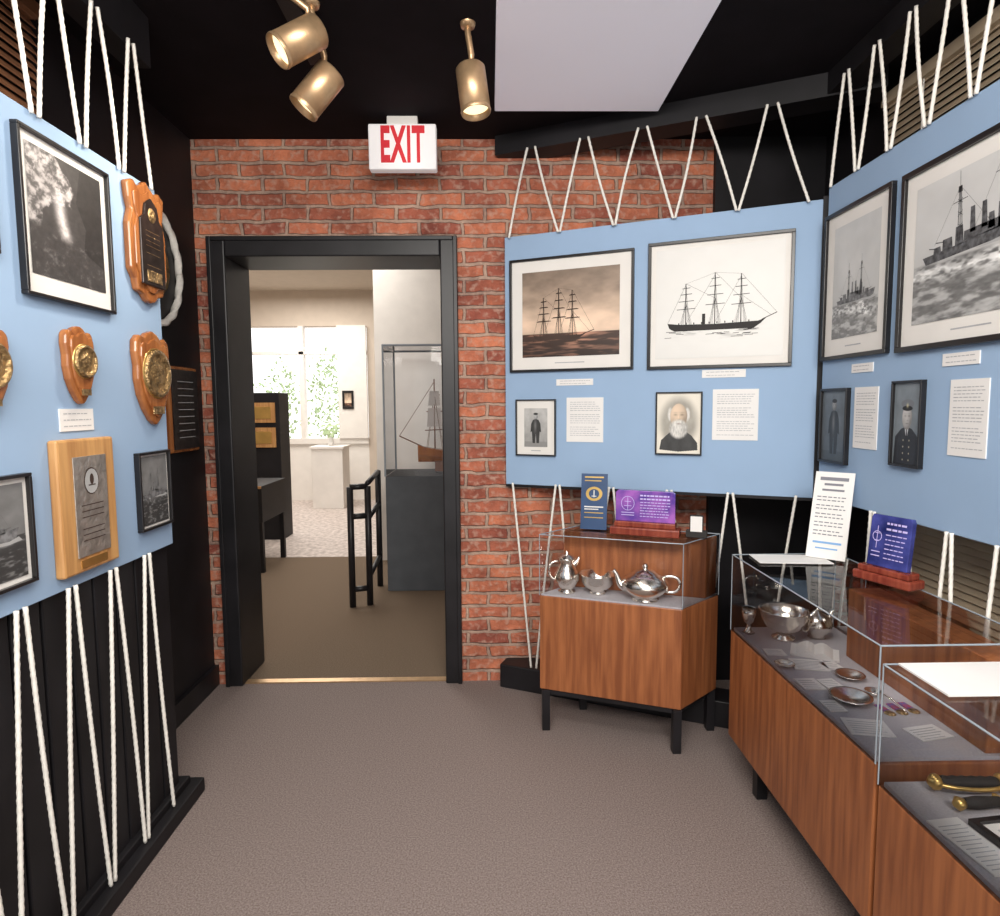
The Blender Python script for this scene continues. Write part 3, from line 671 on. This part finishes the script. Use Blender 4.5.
for s in (-1, 1):
    V = []; F = []
    for i in range(9):
        t = i/8; z = .005+.018*math.sin(math.pi*min(1, t*1.2+.1))*(1-t*.4)
        V += [(s*t*.07, -.05, z), (s*t*.07, .05, z), (s*t*.07, -.05, 0), (s*t*.07, .05, 0)]
    for i in range(8):
        a = i*4; b = a+4; F += [(a, b, b+1, a+1), (a, a+2, b+2, b), (a+1, b+1, b+3, a+3)]
    obj('pages_%s' % ('l' if s < 0 else 'r'), V, F, PAPER, e)
TP = .824
e = empty('table_sign', (1.165, 2.09, TP), -.75)
lean = -.32
prismy('card', [(-.062, 0), (.062, 0), (.062, .305), (-.062, .305)], -.004, 0, PAPER, e, rot=(lean, 0, 0), loc=(0, -.03, .003))
ln = [(-.045, .28, .045, .28, .012), (-.03, .26, .03, .26, .008), (-.035, .24, .035, .24, .007)]
for z in (.215, .203, .185, .173, .155, .143, .125, .113, .095, .083):
    x = -.048
    while x < .038: q = random.uniform(.006, .016); ln.append((x, z, x+q, z, .0035)); x += q+.004
sketch('print', mat('ink_mid', (.2, .2, .23), .7, var=.1), e, -.005, [], ln, loc=(0, -.03, .003), rot=(lean, 0, 0))
sketch('blue_print', BLINK, e, -.0055, [], [(-.045, .055, .045, .055, .007), (-.035, .035, .035, .035, .005)], loc=(0, -.03, .003), rot=(lean, 0, 0))
prismy('easel_back', [(-.02, 0), (.02, 0), (.015, .2), (-.015, .2)], 0, .003, PAPER, e, rot=(.2, 0, 0), loc=(0, .085, .0))
flatcard('paper_sheet', 1.03, 2.08, TP, .24, .12, -.1, text=False, t=.002)
glass_award('engraved_glass_award', (1.18, 1.79, TP), -math.pi/2+.38, .125, .155, AWARDB, .18, .045, .12)
D2 = .516
flatcard('paper_booklet', 1.05, 1.225, .787, .32, .15, .0, t=.004, text=False)
e = empty('ceremonial_sword', (1.03, 1.262, D2+.022), -.06)
tube('grip', [(-.06+.01*i, 0, 0) for i in range(13)], [.012+.002*(i % 2) for i in range(13)], INKB, e)
tube('pommel', [(-.085, 0, 0), (-.075, 0, 0), (-.065, 0, 0), (-.058, 0, 0)], [.006, .016, .017, .01], GOLD, e)
tube('guard', bez((-.075, 0, 0), (-.06, -.03, 0), (.04, -.035, 0), (.065, -.012, 0), 14), .0045, GOLD, e)
tube('collar', [(.06, 0, 0), (.065, 0, 0), (.075, 0, 0), (.082, 0, 0)], [.012, .02, .02, .012], GOLD, e)
box('blade', (.08, -.010, -.003), (.19, .010, .003), SILVER, e)
e = empty('ceremonial_dagger', (1.0, 1.20, D2+.018), .04)
tube('grip', [(-.03, 0, 0), (0, 0, 0), (.05, 0, 0)], [.010, .013, .010], INKB, e); tube('pommel', [(-.05, 0, 0), (-.04, 0, 0), (-.028, 0, 0)], [.005, .014, .01], GOLD, e)
box('crossguard', (.05, -.022, -.006), (.06, .022, .006), GOLD, e, .003); box('scabbard', (.06, -.011, -.005), (.22, .011, .005), GOLD, e, .003)
e = empty('flat_picture_frame', (1.075, 1.10, D2+.004), .12)
boxes('frame', [((-.12, -.07, 0), (.12, -.058, .012)), ((-.12, .058, 0), (.12, .07, .012)), ((-.12, -.058, 0), (-.108, .058, .012)), ((.108, -.058, 0), (.12, .058, .012))], FRAME, e)
box('mat_board', (-.108, -.058, 0), (.108, .058, .005), MATB, e); box('picture', (-.085, -.04, .005), (.085, .04, .006), GREYF, e)
flatcard('text_card', .918, 1.10, D2, .07, .15, .12)
flatcard('text_card', 1.05, .92, D2, .12, .08, 0)

# ------------------------------------------------ hall beyond
HZ = 3.0
box('wall_hall_left', (-4.1, WY+.25, 0), (-3.9, 9.3, HZ), BEIGE)
box('wall_hall_right', (1.6, 3.25, 0), (1.8, 9.3, HZ), BEIGE)
box('wall_hall_front', (-4.1, WY, 0), (-1.6, WY+.25, HZ), BEIGE)
box('ceiling_hall', (-4.1, WY+.25, HZ), (1.8, 9.5, HZ+.1), HCEIL)
box('wall_hall_header', (-4.1, WY+.2501, CZ), (1.8, WY+.33, HZ), BEIGE)
boxes('wall_far', [((-4.1, 9.0, 2.5), (1.8, 9.2, HZ)), ((-1.75, 9.0, .0), (1.8, 9.2, 2.5))], BEIGE)
box('wall_far_sill', (-4.1, 9.0, 0), (-1.75, 9.2, .85), WPAINT)
boxes('window_1', [((x, 8.98, .85), (x+.07, 9.1, 2.5)) for x in (-3.95, -2.72)]+[((-4.0, 8.96, .82), (-1.75, 9.1, .9)), ((-4, 8.98, 2.1), (-1.75, 9.08, 2.14))], WPAINT)
box('wall_hall_partition', (-.985, 5.4, 0), (1.6, 5.55, HZ), WPAINT)
box('ground', (-9, 9.3, -.3), (4, 16, -.1), TILE)
for k, (x, y, s) in enumerate(((-3.75, 11.2, .9), (-3.0, 11.6, 1.0), (-4.8, 11.5, 1.))):
    V = []; F = []
    for i in range(420):
        a, b2, r = random.uniform(0, 6.28), random.uniform(-1, 1), s*random.uniform(.4, 1)*.5
        q = math.sqrt(1-b2*b2); cc = Vector((r*q*math.cos(a), r*q*math.sin(a), 1.5*s+r*b2*2.2)); n = len(V)
        u_ = Vector((random.uniform(-1, 1), random.uniform(-1, 1), random.uniform(-1, 1))).normalized()*.05; w_ = u_.orthogonal().normalized()*.025
        V += [cc-u_, cc+w_, cc+u_, cc-w_]; F.append((n, n+1, n+2, n+3))
    e = empty('garden_shrub', (x, y, -.1)); obj('leaves', V, F, LEAF, e); tube('trunk', [(0, 0, 0), (0, 0, s)], .03, WALD, e)
e = empty('ship_model_display_case')
box('plinth', (-.76, 4.48, 0), (.3, 5.0, .85), CHAR, e, .004)
glassbox(e, [(-.76, 4.48), (.3, 4.48), (.3, 5.0), (-.76, 5.0)], .85, 1.79, .013)
e = empty('model_sailing_ship', (-.27, 4.74, .86))
V = []; F = []
for i in range(11):
    t = i/10; x = -.28+.56*t; wd = .06*math.sin(math.pi*min(.97, max(.06, t)))**.6; sh = .02*(2*t-1)**2
    V += [(x, -wd, .16+sh*2), (x, -wd*.8, .11+sh), (x, 0, .07), (x, wd*.8, .11+sh), (x, wd, .16+sh*2)]
for i in range(10):
    for j in range(4): F.append((i*5+j, i*5+j+1, i*5+j+6, i*5+j+5))
    F.append((i*5, i*5+5, i*5+9, i*5+4))
obj('hull', V, F, ORW, e)
V = []; F = []
for x, H in ((-.15, .7), (.02, .78), (.17, .66)):
    tubegeo([(x, 0, .15), (x, 0, H)], .005, 6, V=V, F=F)
    for f, l in ((.45, .11), (.65, .09), (.83, .06)): tubegeo([(x-l*.6, -l*.6, H*f), (x+l*.6, l*.6, H*f)], .004, 5, V=V, F=F)
    for s in (-1, 1):
        for k in (-.06, 0, .06): tubegeo([(x+k, s*.05, .17), (x, 0, H*.85)], .0015, 4, V=V, F=F)
tubegeo([(-.25, 0, .19), (-.42, 0, .27)], .005, 6, V=V, F=F); tubegeo([(-.42, 0, .27), (-.15, 0, .68)], .002, 4, V=V, F=F)
obj('rigging', V, F, WALD, e)
V = []; F = []
for x in (-.15, .02, .17):
    for (za, zb_, wa, wb) in ((.34, .48, .075, .06), (.50, .61, .06, .045)):
        n = len(V); a = .707
        V += [(x-wa*a, -wa*a-.012, za), (x+wa*a, wa*a-.012, za), (x+wb*a, wb*a-.006, zb_), (x-wb*a, -wb*a-.006, zb_)]; F.append((n, n+1, n+2, n+3))
obj('sails', V, F, PAPER, e)
box('cradle', (-.15, -.03, 0), (.15, .03, .075), WALD, e)
e = empty('black_railing')
V = []; F = []
for x, y in ((-.94, 4.13), (-.83, 4.17), (-.84, 4.62)):
    tubegeo([(x, y, 0), (x, y, .82 if y < 4.5 else .88)], .022, 10, V=V, F=F)
for z in (.82, .62, .12): tubegeo([(-.94, 4.13, z), (-.83, 4.17, z)], .02, 8, V=V, F=F)
for z in (.84, .6, .2): tubegeo([(-.83, 4.17, z), (-.84, 4.62, z+.03)], .018, 8, V=V, F=F)
obj('bars', V, F, BLACKG, e, True)
e = empty('dark_exhibit_cabinet'); box('body', (-2.75, 6.3, 0), (-2.12, 6.6, 1.5), BLACK, e, .005)
boxes('gold_framed_photo', [((-2.7+.3*i, 6.285, z), (-2.7+.3*i+.24, 6.3, z+.2)) for i in range(2) for z in (.95, 1.2)], OAK, e)
boxes('photo', [((-2.66+.3*i, 6.28, z+.04), (-2.7+.3*i+.2, 6.285, z+.16)) for i in range(2) for z in (.95, 1.2)], GOLD, e)
e = empty('black_exhibit_table'); box('top_case', (-2.35, 5.0, .42), (-1.85, 5.6, .72), BLACK, e, .005)
boxes('legs', [((x, y, 0), (x+.04, y+.04, .42)) for x in (-2.33, -1.9) for y in (5.02, 5.54)], BLACK, e); box('gold_rail', (-2.35, 4.99, .70), (-1.85, 5.0, .72), OAK, e)
e = empty('white_pedestal'); box('body', (-2.36, 8.2, 0), (-1.95, 8.6, .80), WPAINT, e, .006); box('cap', (-2.38, 8.18, .80), (-1.93, 8.62, .83), WPAINT, e, .004)
e = empty('flower_vase', (-2.15, 8.4, .831)); lathe('vase', [(0, 0), (.03, 0), (.045, .05), (.025, .1), (.03, .12)], PAPER, e)
V = []; F = []
for i in range(60):
    cc = Vector((random.uniform(-.1, .1), random.uniform(-.1, .1), random.uniform(.12, .28))); n = len(V)
    V += [cc+Vector((.02, 0, 0)), cc+Vector((0, .01, .02)), cc-Vector((.02, 0, 0)), cc-Vector((0, .01, .02))]; F.append((n, n+1, n+2, n+3))
obj('blooms', V, F, LEAF, e)
box('wall_far_pier', (-2.16, 8.93, .9), (-1.75, 8.98, 2.5), WPAINT)
framed('framed_picture', (Vector((0, 8.93, 0)), 0.), -2.10, -1.94, 1.32, 1.58, .03, .0, p_sunset)

# ------------------------------------------------ light
def area(n, loc, tgt, sx, sy, en, c=(1, .955, .89)):
    l = bpy.data.lights.new(n, 'AREA'); l.shape = 'RECTANGLE'; l.size = sx; l.size_y = sy; l.energy = en; l.color = c
    o = bpy.data.objects.new(n, l); S.collection.objects.link(o); o.location = loc
    o.rotation_euler = (Vector(tgt)-Vector(loc)).to_track_quat('-Z', 'Y').to_euler(); return o
area('fill_light_room', (0, -.6, 2.4), (0, 2.2, .9), 1.8, .8, 108)  # added soft fill behind the camera, not a fixture of the room
area('fill_light_mid', (0, .9, 2.52), (0, 1.2, 0), 1.2, .8, 30)  # added overhead fill, no fixture modelled for it
area('ceiling_lamp_hall', (-1.6, 5.0, 2.9), (-1.6, 5.2, 0), 1.5, 1.5, 52)
area('ceiling_lamp_hall_far', (-2.4, 7.6, 2.9), (-2.4, 7.6, 0), 1.5, 1.5, 75)
w = bpy.data.worlds.new('world'); S.world = w; w.use_nodes = True
bg = w.node_tree.nodes['Background']; bg.inputs[0].default_value = (1, .985, .97, 1); bg.inputs[1].default_value = 2.0

# ------------------------------------------------ camera
cam = bpy.data.cameras.new('camera'); co = bpy.data.objects.new('camera', cam); S.collection.objects.link(co)
cam.sensor_width = 36; cam.lens = 22.32; cam.clip_start = .02
M = Matrix.Translation((0, 0, 1.36)) @ Matrix.Rotation(math.radians(-.92), 4, 'Z') @ Matrix.Rotation(math.radians(90-4.88), 4, 'X') @ Matrix.Rotation(math.radians(-.4), 4, 'Z')
co.matrix_world = M
S.camera = co
